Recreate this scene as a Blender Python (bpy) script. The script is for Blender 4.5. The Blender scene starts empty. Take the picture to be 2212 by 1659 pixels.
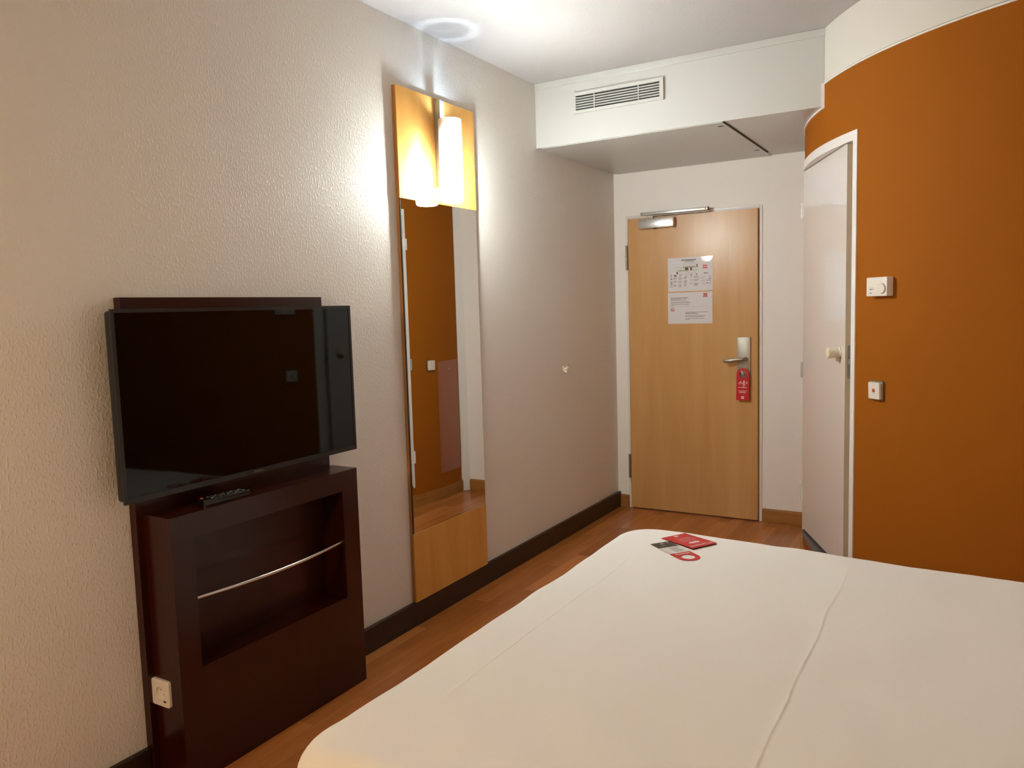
import bpy, bmesh, math, random
from mathutils import Vector, Matrix, noise
random.seed(7)
C = bpy.context.scene.collection
PI = math.pi

# ------------------------------------------------------------------ measured room
ROOM_W, Y_BACK, Y_DOOR, H = 3.05, -1.45, 5.085, 2.656
Y_SOF, Z_SOF, Z_JOINT = 3.99, 2.306, 2.409
PC = Vector((3.0104, 4.7833)); PR = 1.6836            # centre and radius of the curved bathroom wall
def arc(deg, r=PR): return Vector((PC.x + r*math.cos(math.radians(deg)), PC.y + r*math.sin(math.radians(deg))))

# ------------------------------------------------------------------ materials
def srgb(r, g, b):
    f = lambda c: (c/12.92 if c <= .04045 else ((c+.055)/1.055)**2.4)
    return (f(r/255), f(g/255), f(b/255), 1)
def mat(name, col, rough=.5, metal=0, coat=0, spec=.5, emit=None, strength=0):
    m = bpy.data.materials.new(name); m.use_nodes = True
    b = m.node_tree.nodes['Principled BSDF']
    b.inputs['Base Color'].default_value = col
    b.inputs['Roughness'].default_value = rough
    b.inputs['Metallic'].default_value = metal
    b.inputs['Coat Weight'].default_value = coat; b.inputs['Coat Roughness'].default_value = .02
    b.inputs['Specular IOR Level'].default_value = spec
    if emit:
        b.inputs['Emission Color'].default_value = emit
        b.inputs['Emission Strength'].default_value = strength
    return m
def nodes(m): return m.node_tree.nodes, m.node_tree.links, m.node_tree.nodes['Principled BSDF']
def coords(m, scale, rot=(0,0,0), space='Object'):
    n, l, b = nodes(m)
    tc = n.new('ShaderNodeTexCoord'); mp = n.new('ShaderNodeMapping')
    mp.inputs['Scale'].default_value = scale; mp.inputs['Rotation'].default_value = rot
    l.new(tc.outputs[space], mp.inputs['Vector'])
    return mp
def add_bump(m, scale, strength, dist, noise_scale=1, detail=2, lo=None, hi=None, rough=.5):
    n, l, b = nodes(m)
    mp = coords(m, scale)
    t = n.new('ShaderNodeTexNoise'); t.inputs['Scale'].default_value = noise_scale
    t.inputs['Detail'].default_value = detail; t.inputs['Roughness'].default_value = rough
    l.new(mp.outputs[0], t.inputs['Vector'])
    out = t.outputs['Fac']
    if lo is not None:
        r = n.new('ShaderNodeMapRange'); r.interpolation_type = 'SMOOTHSTEP'
        r.inputs['From Min'].default_value = lo; r.inputs['From Max'].default_value = hi
        l.new(out, r.inputs['Value']); out = r.outputs[0]
    bp = n.new('ShaderNodeBump'); bp.inputs['Strength'].default_value = strength; bp.inputs['Distance'].default_value = dist
    l.new(out, bp.inputs['Height']); l.new(bp.outputs[0], b.inputs['Normal'])
    return m
def wood(name, dark, light, scale, rough=.35, coat=0, amount=(.35,.65), detail=4, spec=.5):
    """straight-grained veneer: noise stretched along one axis between two tones"""
    m = mat(name, light, rough, coat=coat, spec=spec); n, l, b = nodes(m)
    mp = coords(m, scale)
    t = n.new('ShaderNodeTexNoise'); t.inputs['Scale'].default_value = 1; t.inputs['Detail'].default_value = detail
    t.inputs['Roughness'].default_value = .62; t.inputs['Distortion'].default_value = .4
    l.new(mp.outputs[0], t.inputs['Vector'])
    r = n.new('ShaderNodeValToRGB')
    r.color_ramp.elements[0].position, r.color_ramp.elements[1].position = amount
    r.color_ramp.elements[0].color = dark; r.color_ramp.elements[1].color = light
    l.new(t.outputs['Fac'], r.inputs['Fac']); l.new(r.outputs['Color'], b.inputs['Base Color'])
    return m

WALLCOL = (.78, .745, .69, 1)
M = {}
M['plaster'] = add_bump(mat('textured_wallpaper', WALLCOL, .55, spec=.35), (1, 135, 82), .44, .0018, 1, 1.4, .48, .76)
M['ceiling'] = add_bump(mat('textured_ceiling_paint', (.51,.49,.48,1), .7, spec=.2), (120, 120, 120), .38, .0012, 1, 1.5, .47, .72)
M['smooth'] = add_bump(mat('smooth_wall_paint', (.90,.87,.84,1), .5, spec=.3), (30, 30, 30), .03, .001)
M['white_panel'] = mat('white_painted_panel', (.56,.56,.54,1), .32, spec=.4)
M['bulkhead'] = mat('cream_bulkhead_paint', (.67,.635,.58,1), .5, spec=.3)
M['orange'] = add_bump(mat('orange_brown_wall_paint', (.32,.097,.008,1), .7, spec=.06), (260,260,260), .12, .0006, 1, 2)
M['white_trim'] = mat('white_lacquered_trim', (.80,.765,.74,1), .28, spec=.5)
M['gloss_white'] = mat('glossy_white_door_face', (.72,.68,.66,1), .02, coat=.5, spec=.7)
M['door_edge'] = mat('beige_door_edge', (.66,.56,.42,1), .45)
M['gap'] = mat('dark_gap', (.01,.009,.008,1), .8)
M['threshold'] = mat('grey_threshold_laminate', (.10,.085,.07,1), .35)
M['beech'] = wood('honey_beech_veneer', (.60,.295,.068,1), (.70,.37,.098,1), (6, 9, .9), .24, coat=.0, amount=(.3,.7), spec=.28)
M['beech_edge'] = wood('beech_edge_band', (.42,.18,.04,1), (.50,.23,.055,1), (6, 9, .9), .4)
M['door_wood'] = wood('pale_beech_door_veneer', (.53,.28,.092,1), (.645,.375,.15,1), (5.5, 5.5, .55), .3, amount=(.28,.7), spec=.45)
M['skirt_wood'] = wood('brown_wood_skirting', (.30,.125,.028,1), (.40,.18,.045,1), (3, 3, 40), .4)
M['wenge'] = wood('dark_red_brown_wenge', (.018,.0016,.0006,1), (.036,.0044,.0016,1), (7, 9, 1.1), .27, amount=(.3,.75), spec=.45)
M['dark_skirt'] = wood('dark_brown_skirting', (.014,.006,.003,1), (.024,.010,.005,1), (5, 1.5, 30), .38)
M['tv_black'] = mat('black_plastic_bezel', (.012,.012,.013,1), .36)
M['tv_glass'] = mat('black_glass_screen', (.0015,.0012,.001,1), .035, spec=.30)
M['alu'] = mat('brushed_aluminium', (.42,.43,.45,1), .35, metal=.55)
M['steel'] = mat('satin_steel', (.40,.375,.33,1), .5, metal=1)
M['steel_dark'] = mat('dull_steel', (.30,.27,.22,1), .45, metal=1)
M['silver_paint'] = mat('silver_painted_metal', (.62,.62,.62,1), .3, metal=.7)
M['chrome'] = mat('chrome_rod', (.62,.58,.52,1), .22, metal=1)
M['mirror'] = mat('mirror_silver', (.90,.915,.89,1), .0, metal=1)
M['mirror_edge'] = mat('mirror_glass_edge', (.03,.035,.03,1), .15)
M['plastic'] = mat('white_plastic', (.76,.71,.65,1), .32)
M['ivory'] = mat('ivory_plastic', (.74,.66,.52,1), .35)
M['black'] = mat('black_plastic', (.008,.008,.008,1), .4)
M['black_gloss'] = mat('black_gloss_plastic', (.006,.006,.006,1), .22)
M['grey_mark'] = mat('grey_print', (.20,.18,.17,1), .6)
M['light_grey_mark'] = mat('pale_grey_print', (.38,.36,.35,1), .6)
M['ink'] = mat('black_print', (.02,.02,.02,1), .6)
M['red'] = mat('red_card', (.56,.010,.018,1), .35)
M['red_edge'] = mat('dark_red_card_edge', (.18,.004,.006,1), .5)
M['red_logo'] = mat('red_logo_print', (.52,.035,.035,1), .4)
M['pink_print'] = mat('white_print_on_red', (.80,.62,.60,1), .5)
M['green'] = mat('dark_green_print', (.012,.05,.03,1), .5)
M['olive'] = mat('olive_print', (.30,.32,.10,1), .5)
M['brown_print'] = mat('brown_print', (.11,.07,.05,1), .5)
M['orange_mark'] = mat('orange_window', (.42,.10,.01,1), .4)
M['hatch_pink'] = mat('pinkish_brown_hatch_paint', (.33,.115,.055,1), .4)
M['brass'] = mat('brass_lock', (.6,.45,.2,1), .3, metal=1)
M['dark_card'] = mat('charcoal_card_print', (.03,.032,.026,1), .4)
M['grey_card'] = mat('white_card', (.72,.69,.66,1), .4)
M['dark_vent'] = mat('dark_duct', (.010,.008,.010,1), .9)
M['laminate'] = add_bump(mat('laminated_paper', (.74,.72,.74,1), .12, spec=.5), (9, 9, 9), .22, .012, 1, 1)
M['sheet'] = add_bump(mat('white_cotton_sheet', (.90,.87,.83,1), .85, spec=.15), (1,1,1), .3, .004, 9, 3)

# laminate floor: planks along y in mixed brown tones
def floor_mat():
    m = mat('brown_laminate_planks', (.2,.07,.02,1), .26, spec=.42); n, l, b = nodes(m)
    mp = coords(m, (1,1,1), (0,0,PI/2))
    br = n.new('ShaderNodeTexBrick')
    br.inputs['Scale'].default_value = 1; br.inputs['Brick Width'].default_value = .62; br.inputs['Row Height'].default_value = .074
    br.inputs['Mortar Size'].default_value = .0009; br.inputs['Mortar Smooth'].default_value = .4; br.inputs['Bias'].default_value = -.1
    br.offset = .37; br.offset_frequency = 3
    br.inputs['Color1'].default_value = (0,0,0,1); br.inputs['Color2'].default_value = (1,1,1,1); br.inputs['Mortar'].default_value = (.2,.2,.2,1)
    l.new(mp.outputs[0], br.inputs['Vector'])
    mp2 = coords(m, (26, 2.2, 1))
    t = n.new('ShaderNodeTexNoise'); t.inputs['Scale'].default_value = 1; t.inputs['Detail'].default_value = 5; t.inputs['Roughness'].default_value = .65
    l.new(mp2.outputs[0], t.inputs['Vector'])
    mx = n.new('ShaderNodeMath'); mx.operation = 'MULTIPLY_ADD'; mx.inputs[1].default_value = .55
    l.new(t.outputs['Fac'], mx.inputs[0])
    m3 = n.new('ShaderNodeMath'); m3.operation = 'MULTIPLY'; m3.inputs[1].default_value = .5
    l.new(br.outputs['Color'], m3.inputs[0]); l.new(m3.outputs[0], mx.inputs[2])
    r = n.new('ShaderNodeValToRGB')
    r.color_ramp.elements[0].position = .15; r.color_ramp.elements[0].color = (.28,.091,.020,1)
    r.color_ramp.elements[1].position = .85; r.color_ramp.elements[1].color = (.56,.205,.054,1)
    l.new(mx.outputs[0], r.inputs['Fac']); l.new(r.outputs['Color'], b.inputs['Base Color'])
    return m
M['floor'] = floor_mat()

# opal lamp tube: bulb sits low, so the glass glows less towards its open top
def tube_mat():
    m = mat('glowing_opal_glass', (.85,.87,.9,1), .3); n, l, b = nodes(m)
    mp = coords(m, (1,1,1)); s = n.new('ShaderNodeSeparateXYZ'); l.new(mp.outputs[0], s.inputs[0])
    r = n.new('ShaderNodeMapRange'); r.interpolation_type = 'SMOOTHSTEP'
    # brightest round the bulb; upper glow held down to spare the ceiling
    d = n.new('ShaderNodeMath'); d.operation = 'SUBTRACT'; d.inputs[1].default_value = 1.985; l.new(s.outputs['Z'], d.inputs[0])
    a = n.new('ShaderNodeMath'); a.operation = 'ABSOLUTE'; l.new(d.outputs[0], a.inputs[0])
    r.inputs['From Min'].default_value = .01; r.inputs['From Max'].default_value = .195
    r.inputs['To Min'].default_value = LAMP_E; r.inputs['To Max'].default_value = 16
    l.new(a.outputs[0], r.inputs['Value'])
    e2 = n.new('ShaderNodeMapRange'); e2.interpolation_type = 'SMOOTHSTEP'
    e2.inputs['From Min'].default_value = 2.185; e2.inputs['From Max'].default_value = 2.25
    e2.inputs['To Min'].default_value = 1; e2.inputs['To Max'].default_value = .032
    l.new(s.outputs['Z'], e2.inputs['Value'])
    m0 = n.new('ShaderNodeMath'); m0.operation = 'MULTIPLY'; l.new(r.outputs[0], m0.inputs[0]); l.new(e2.outputs[0], m0.inputs[1]); r = m0
    # emission lowered by hand on the wall side, so the panel behind stays dimmer
    g = n.new('ShaderNodeNewGeometry'); sx = n.new('ShaderNodeSeparateXYZ'); l.new(g.outputs['Normal'], sx.inputs[0])
    q = n.new('ShaderNodeMapRange'); q.interpolation_type = 'SMOOTHSTEP'
    q.inputs['From Min'].default_value = -.40; q.inputs['From Max'].default_value = .55
    q.inputs['To Min'].default_value = .035; q.inputs['To Max'].default_value = 1
    l.new(sx.outputs['X'], q.inputs['Value'])
    mu = n.new('ShaderNodeMath'); mu.operation = 'MULTIPLY'; l.new(r.outputs[0], mu.inputs[0]); l.new(q.outputs[0], mu.inputs[1])
    l.new(mu.outputs[0], b.inputs['Emission Strength'])
    b.inputs['Emission Color'].default_value = LAMP_C
    return m
LAMP_E = 235.0; LAMP_C = (.93, 1.0, .975, 1)

# ------------------------------------------------------------------ mesh builder
class MB:
    def __init__(s): s.bm = bmesh.new()
    def _faces(s, verts, faces):
        vs = [s.bm.verts.new(v) for v in verts]
        for f in faces: s.bm.faces.new([vs[i] for i in f])
        return vs
    def box(s, lo, hi, bev=0, seg=2, mx=None):
        lo, hi = Vector(lo), Vector(hi)
        m = Matrix.Translation((lo+hi)/2) @ Matrix.Diagonal((*(hi-lo), 1))
        r = bmesh.ops.create_cube(s.bm, size=1, matrix=m); vs = r['verts']
        if bev:
            es = list({e for v in vs for e in v.link_edges})
            r = bmesh.ops.bevel(s.bm, geom=es, offset=bev, segments=seg, affect='EDGES', profile=.5)
            vs = list({v for f in r['faces'] for v in f.verts} | {v for v in vs if v.is_valid})
        if mx: bmesh.ops.transform(s.bm, matrix=mx, verts=vs)
        return s
    def prism(s, poly, z0, z1, mx=None, bev=0, seg=2):
        """closed 2-D outline extruded from z0 to z1"""
        n = len(poly)
        vs = s._faces([(x,y,z0) for x,y in poly]+[(x,y,z1) for x,y in poly],
                 [list(range(n))[::-1], [n+i for i in range(n)]]+[[i,(i+1)%n,n+(i+1)%n,n+i] for i in range(n)])
        if bev:
            es = [e for e in {e for v in vs for e in v.link_edges} if abs(e.verts[0].co.z-e.verts[1].co.z) < 1e-9 and abs(e.verts[0].co.z-z1) < 1e-9]
            r = bmesh.ops.bevel(s.bm, geom=es, offset=bev, segments=seg, affect='EDGES', profile=.5)
            vs = list({v for f in r['faces'] for v in f.verts} | {v for v in vs if v.is_valid})
        if mx: bmesh.ops.transform(s.bm, matrix=mx, verts=vs)
        return s
    def ring(s, outer, inner, z0, z1, mx=None):
        """outline with a hole, both given with the same number of points"""
        n = len(outer)
        vs = s._faces([(x,y,z0) for x,y in outer]+[(x,y,z0) for x,y in inner]+[(x,y,z1) for x,y in outer]+[(x,y,z1) for x,y in inner],
            [f for i in range(n) for j in [(i+1)%n] for f in ([i,n+i,n+j,j],[2*n+i,2*n+j,3*n+j,3*n+i],[i,j,2*n+j,2*n+i],[n+i,3*n+i,3*n+j,n+j])])
        if mx: bmesh.ops.transform(s.bm, matrix=mx, verts=vs)
        return s
    def slab(s, w, h, r, z0, z1, b, mx=None, n=5, k=4):
        """rounded rectangle plate with a softly rounded front edge"""
        loops = [(0,z0),(0,z1-b)]+[(b*(1-math.cos(PI/2*i/k)), z1-b+b*math.sin(PI/2*i/k)) for i in range(1,k+1)]
        rings = [[(x,y,z) for x,y in rrect(w-2*i_,h-2*i_,max(r-i_,.0006),n)] for i_, z in loops]
        m = len(rings[0]); vs = [v for r_ in rings for v in r_]
        fs = [[j*m+i,j*m+(i+1)%m,(j+1)*m+(i+1)%m,(j+1)*m+i] for j in range(len(rings)-1) for i in range(m)]
        v = s._faces(vs, fs+[list(range(m))[::-1],[(len(rings)-1)*m+i for i in range(m)]])
        if mx: bmesh.ops.transform(s.bm, matrix=mx, verts=v)
        return s
    def lathe(s, prof, n=32, mx=None, cap=True):
        """(radius, height) profile turned about z"""
        vs = [(r*math.cos(2*PI*i/n), r*math.sin(2*PI*i/n), z) for r, z in prof for i in range(n)]
        fs = [[k*n+i, k*n+(i+1)%n, (k+1)*n+(i+1)%n, (k+1)*n+i] for k in range(len(prof)-1) for i in range(n)]
        if cap: fs += [list(range(n))[::-1], [(len(prof)-1)*n+i for i in range(n)]]
        v = s._faces(vs, fs)
        if mx: bmesh.ops.transform(s.bm, matrix=mx, verts=v)
        return s
    def tube(s, pts, rad, n=12):
        pts = [Vector(p) for p in pts]; rads = rad if isinstance(rad, (list,tuple)) else [rad]*len(pts)
        rings = []
        up = Vector((0,0,1))
        for i, p in enumerate(pts):
            t = (pts[min(i+1,len(pts)-1)]-pts[max(i-1,0)]).normalized()
            a = t.cross(up)
            if a.length < 1e-3: a = t.cross(Vector((0,1,0)))
            a.normalize(); b = a.cross(t)
            r = rads[i]; ra, rb = r if isinstance(r, tuple) else (r, r)
            rings.append([s.bm.verts.new(p + a*ra*math.cos(2*PI*k/n) + b*rb*math.sin(2*PI*k/n)) for k in range(n)])
        for A, B in zip(rings, rings[1:]):
            for k in range(n): s.bm.faces.new([A[k],A[(k+1)%n],B[(k+1)%n],B[k]])
        s.bm.faces.new(rings[0][::-1]); s.bm.faces.new(rings[-1])
        return s
    def arcslab(s, a0, a1, r0, r1, z0, z1, n=48):
        """piece of a curved wall between two angles, radii and heights"""
        v = []; f = []
        for i in range(n+1):
            d = a0+(a1-a0)*i/n
            p, q = arc(d, r0), arc(d, r1)
            v += [(p.x,p.y,z0),(q.x,q.y,z0),(q.x,q.y,z1),(p.x,p.y,z1)]
        for i in range(n):
            k = 4*i
            for a in range(4):
                b = (a+1)%4; f.append([k+a,k+b,k+4+b,k+4+a])
        f += [[3,2,1,0],[4*n,4*n+1,4*n+2,4*n+3]]
        s._faces(v, f); return s
    def build(s, name, m, parent=None, smooth=None, mods=None):
        bmesh.ops.recalc_face_normals(s.bm, faces=s.bm.faces[:])
        me = bpy.data.meshes.new(name)
        off = Vector((0,0,0))
        p = parent
        while p is not None: off += p.location; p = p.parent
        bmesh.ops.translate(s.bm, verts=s.bm.verts[:], vec=-off)
        s.bm.to_mesh(me); s.bm.free()
        me.materials.append(M[m] if isinstance(m, str) else m)
        o = bpy.data.objects.new(name, me); C.objects.link(o)
        if parent: o.parent = parent
        if smooth is not None:
            me.polygons.foreach_set('use_smooth', [True]*len(me.polygons))
            try: me.set_sharp_from_angle(angle=math.radians(smooth))
            except Exception: pass
        return o
def tag(o, label, cat=None, group=None):
    o['label'] = label
    if cat: o['category'] = cat
    if group: o['group'] = group
    return o
def thing(name, loc, label, cat, group=None):
    o = bpy.data.objects.new(name, None); C.objects.link(o); o.location = loc
    o.empty_display_size = .05
    return tag(o, label, cat, group)
def struct(o, label=None):
    o['kind'] = 'structure'
    if label: o['label'] = label
    return o
def frame_mx(o, x, y, z):
    m = Matrix.Identity(4)
    for i, a in enumerate((x, y, z)): m.col[i][:3] = a
    m.col[3][:3] = o
    return m
def text_into(mb, body, size, mx, depth=.0004, align='CENTER', shear=0):
    cu = bpy.data.curves.new('lettering_curve', 'FONT'); cu.body = body; cu.size = size
    cu.align_x = align; cu.align_y = 'CENTER'; cu.extrude = depth; cu.shear = shear; cu.resolution_u = 3
    o = bpy.data.objects.new('lettering_curve', cu); C.objects.link(o)
    dg = bpy.context.evaluated_depsgraph_get()
    me = bpy.data.meshes.new_from_object(o.evaluated_get(dg))
    me.transform(mx); mb.bm.from_mesh(me)
    bpy.data.objects.remove(o); bpy.data.curves.remove(cu); bpy.data.meshes.remove(me)
def words(mb, u0, u1, v, h, P, dep=.0003, w=.011):
    """one line of small print as word-sized bars; P maps card coordinates to a box"""
    u = u0
    while u < u1-.001:
        e = min(u1, u + w*random.uniform(.5, 1.5))
        P(mb, u, e, v-h/2, v+h/2); u = e + w*.16

# ================================================================== SETTING
struct(MB().box((-.12,Y_BACK-.1,-.1),(ROOM_W+.1,Y_DOOR+.1,0)).build('floor','floor'))
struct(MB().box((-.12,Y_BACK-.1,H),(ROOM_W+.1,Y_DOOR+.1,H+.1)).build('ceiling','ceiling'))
struct(MB().box((-.12,Y_BACK,0),(0,Y_DOOR+.1,H)).build('wall_left','plaster'))
struct(MB().box((ROOM_W,Y_BACK,0),(ROOM_W+.1,Y_DOOR+.1,H)).build('wall_right','smooth'))
struct(MB().box((-.12,Y_BACK-.1,0),(ROOM_W+.1,Y_BACK,H)).build('wall_back','smooth'))
# door wall with an opening for the entrance door
DX0, DX1, DZ1 = .108, .972, 1.992
b = MB().box((0,Y_DOOR,0),(.085,Y_DOOR+.1,H)).box((.996,Y_DOOR,0),(1.45,Y_DOOR+.1,H)).box((.085,Y_DOOR,2.014),(.996,Y_DOOR+.1,H))
struct(b.build('wall_door','smooth'))
# lowered soffit over the entrance
pts = [(0.0005,Y_SOF),(arc(208.15).x,Y_SOF)]+[tuple(arc(208.15-i*(208.15-171)/40)) for i in range(1,41)]+[(1.345,Y_DOOR-.0005),(.0005,Y_DOOR-.0005)]
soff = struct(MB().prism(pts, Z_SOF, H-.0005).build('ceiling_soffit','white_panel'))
# narrow cover strip where the soffit meets the ceiling
struct(MB().box((.0005,Y_SOF-.008,2.622),(1.534,Y_SOF,H-.0005),.0015).build('trim_1','white_panel'))
# service panel in the soffit underside, its joint and two keyholes
acc = MB().box((.03,Y_SOF+.006,Z_SOF-.004),(1.050,Y_DOOR-.002,Z_SOF-.0004),.0008).build('ceiling_panel','white_panel'); struct(acc)
MB().box((1.0505,Y_SOF+.004,Z_SOF-.0035),(1.060,Y_DOOR-.13,Z_SOF-.0003)).build('joint','gap',acc)
for yy in (4.075,4.84):
    MB().prism([(1.02+.012*math.cos(a)*1.25,yy+.0075*math.sin(a)) for a in [i*PI/8 for i in range(16)]], Z_SOF-.0052, Z_SOF-.0042).build('keyhole','gap',acc)

# curved bathroom wall
A_END, A_R, A_L = 171.4, 219.32, 191.35        # far end, frame right outer, frame left outer
ZB, ZT = .160, 2.130                            # bottom and top of the bathroom door frame
A_SOF, A_NEAR = 208.15, 269.5
w = MB()
w.arcslab(A_END, A_L, PR, PR+-.06, .0, Z_SOF-.0005, 24)
w.arcslab(A_L, A_R, PR, PR-.06, 0, ZB-.018, 28)
w.arcslab(A_L, A_SOF, PR, PR-.06, ZT-.004, Z_SOF-.0005, 24)
w.arcslab(A_SOF, A_R, PR, PR-.06, ZT-.004, Z_JOINT-.006, 14)
w.arcslab(A_R, A_NEAR, PR, PR-.06, 0, Z_JOINT-.006, 60)
struct(w.build('wall_bathroom','orange', smooth=30))
struct(MB().arcslab(A_SOF, A_NEAR, PR-.001, PR-.06, Z_JOINT+.004, H-.0005, 70).build('wall_bulkhead','bulkhead', smooth=30))
# trim line between orange wall and bulkhead, stepping down around the soffit
t = MB().arcslab(A_SOF+.1, A_NEAR, PR+.004, PR-.03, Z_JOINT-.007, Z_JOINT, 70)
p = arc(A_SOF)
t.box((p.x-.012, Y_SOF-.006, Z_SOF-.010), (p.x+.004, Y_SOF-.0005, Z_JOINT))
t.arcslab(A_SOF, A_END, PR+.006, PR-.01, Z_SOF-.010, Z_SOF-.0004, 40)
struct(t.build('trim_2','white_trim', smooth=30))
# white filler at the far end of the curved wall
p = arc(A_END)
struct(MB().prism([(p.x-.006,p.y-.004),(1.302,Y_DOOR-.0005),(1.40,Y_DOOR-.0005),(p.x+.05,p.y)], 0, Z_SOF-.0112).build('trim_3','white_trim'))
# skirtings
struct(MB().box((.0004,2.2165,0),(.02,Y_DOOR-.0005,.1078),.003).build('baseboard_left','dark_skirt'))
struct(MB().box((.0004,Y_BACK+.0005,0),(.02,1.3885,.1078),.003).build('baseboard_left','dark_skirt'))
def skirt_prof(x0,x1,y):
    return MB().box((x0,y-.014,0),(x1,y,.079),.002).box((x0,y-.010,.077),(x1,y,.087),.003)
struct(skirt_prof(.0205,.084,Y_DOOR-.0004).build('baseboard_door','skirt_wood'))
struct(skirt_prof(.998,1.298,Y_DOOR-.0004).build('baseboard_door','skirt_wood'))
struct(MB().arcslab(A_END+.3, A_NEAR, PR+.014, PR+.0005, 0, .079, 90).arcslab(A_END+.3, A_NEAR, PR+.010, PR+.0005, .079, .087, 90).build('baseboard_bathroom','skirt_wood', smooth=30))

# ---------------- entrance door: frame, leaf, hinges
ed = bpy.data.objects.new('door_1', None); C.objects.link(ed); ed.location = ((DX0+DX1)/2, Y_DOOR, 0); struct(ed, 'pale beech entrance door in a white steel frame')
YF, YL = Y_DOOR-.006, Y_DOOR-.022            # frame face, leaf face
f = MB()
f.box((.085,YF,0),(.1005,Y_DOOR+.09,2.014),.002).box((.9795,YF,0),(.996,Y_DOOR+.09,2.014),.002).box((.1006,YF,2.0),(.9794,Y_DOOR+.09,2.014),.002)
f.box((.1005,YF+.008,0),(.108,Y_DOOR+.09,2.0)).box((.974,YF+.008,0),(.9795,Y_DOOR+.09,2.0)).box((.1081,YF+.008,1.994),(.9739,Y_DOOR+.09,1.9999))
f.build('door_frame','white_trim',ed)
MB().box((DX0,YL,.008),(DX1,YL+.045,DZ1),.0015).build('door_leaf','door_wood',ed)
for z0 in (1.652,.217):
    h = MB().lathe([(.0075,z0),(.0075,z0+.165)],12,Matrix.Translation((.099,YL-.006,0))).box((.1005,YL-.0025,z0+.006),(.1068,YL-.0005,z0+.159))
    h.build('hinge','steel_dark',ed,smooth=40)

# ---------------- bathroom door: curved frame, flat leaf
bd = bpy.data.objects.new('door_2', None); C.objects.link(bd); bd.location = (1.55, 4.05, ZB); struct(bd, 'glossy white flat bathroom door in a curved white frame')
f = MB()
f.arcslab(A_R-1.03, A_R, PR+.006, PR-.061, ZB-.016, ZT, 4)
f.arcslab(A_L, A_L+.62, PR+.004, PR-.06, ZB-.016, ZT, 4)
f.arcslab(A_R-2.9, A_R-1.03, PR-.062, PR-.11, ZB, 2.089, 6)
f.arcslab(A_L+.62, A_R-1.03, PR+.006, PR-.11, 2.089, ZT, 30)
f.build('door_frame','white_trim',bd,smooth=30)
MB().arcslab(A_L+.62, A_R-1.03, PR+.004, PR-.16, ZB-.016, ZB, 30).build('threshold','threshold',bd,smooth=30)
HP, LP = arc(A_L+.70, PR+.005), Vector((1.6555,3.783))
cd = (LP-HP).normalized(); nin = Vector((-cd.y, cd.x)) if (Vector((-cd.y,cd.x))).x > 0 else Vector((cd.y,-cd.x)); out = -nin
ln = (LP-HP).length
# local frame: x along the leaf from hinge to latch, y inward, z up
DM = frame_mx((HP.x,HP.y,0), (cd.x,cd.y,0), (nin.x,nin.y,0), (0,0,1))
leaf = MB().box((0,0,ZB+.012),(ln-.0005,.038,2.0865),.0012,mx=DM).build('door_leaf','gloss_white',bd)
edge = MB().box((ln-.0005,.0008,ZB+.012),(ln+.0006,.0395,2.0865),mx=DM).build('edge_band','door_edge',leaf)
lp = MB()
lp.prism([( .008+.0085*math.cos(a)+.011, z+ .0085*math.sin(a)) for z, r in ((1.197,range(0,9)),(1.064,range(8,17))) for a in [i*PI/8 for i in r]], 0, .0012,
         mx=DM @ frame_mx((ln+.0006,0,0),(0,1,0),(0,0,1),(1,0,0)))
lp = lp.build('lock_plate','steel',leaf); tag(lp,'dull steel lock plate on the beige door edge')
MB().box((ln+.0018,.012,1.118),(ln+.007,.026,1.146),.003,mx=DM).build('latch_bolt','chrome',lp)
MB().lathe([(.0035,0),(.003,.0012)],12,DM @ frame_mx((ln+.0018,.019,1.188),(0,1,0),(0,0,1),(1,0,0))).build('screw','steel',lp)
kx = ln-.075
kn = MB().lathe([(.0265,0),(.0265,.004),(.023,.007),(.0222,.014),(.0238,.034),(.0258,.045),(.0256,.051),(.024,.0545),(.0,.055)],36,
    DM @ frame_mx((kx,-.0004,1.168),(1,0,0),(0,0,1),(0,-1,0)),cap=False).build('door_knob','ivory',bd,smooth=40); tag(kn,'ivory round door knob')
MB().lathe([(.009,.004),(.009,.013),(.006,.017),(0,.0172)],20,DM @ frame_mx((kx+.002,-.0004,1.138),(1,0,0),(0,0,1),(0,-1,0)),cap=False).build('thumb_turn','ivory',kn,smooth=40)
# hinges peeking round the far edge, plus a steel plate between them
def hinge_at(z0,z1,m,name,rad=.008):
    hp = arc(A_L+.05, PR+.011)
    h = MB()
    n3 = 3
    for k in range(n3):
        a, b2 = z0+(z1-z0)*k/n3+.0008, z0+(z1-z0)*(k+1)/n3-.0008
        h.lathe([(rad,a),(rad,b2)],14,Matrix.Translation((hp.x,hp.y,0)))
    h.box((-.006,-.0028,z0+.004),(.012,-.0004,z1-.004),mx=DM)
    return h.build(name,m,bd,smooth=40)
hinge_at(1.845,1.925,'white_trim','hinge'); hinge_at(.322,.412,'white_trim','hinge')
hp = arc(A_L-.15, PR+.008)
MB().box((hp.x-.007,hp.y-.006,.995),(hp.x+.007,hp.y+.006,1.078),.003).build('steel_plate','alu',bd)
# added dark panel behind the leaf, standing in for the unlit interior
MB().arcslab(A_L+.2, A_R-.3, PR-.17, PR-.19, ZB-.01, ZT-.01, 20).build('dark_backing','gap',bd)

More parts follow.
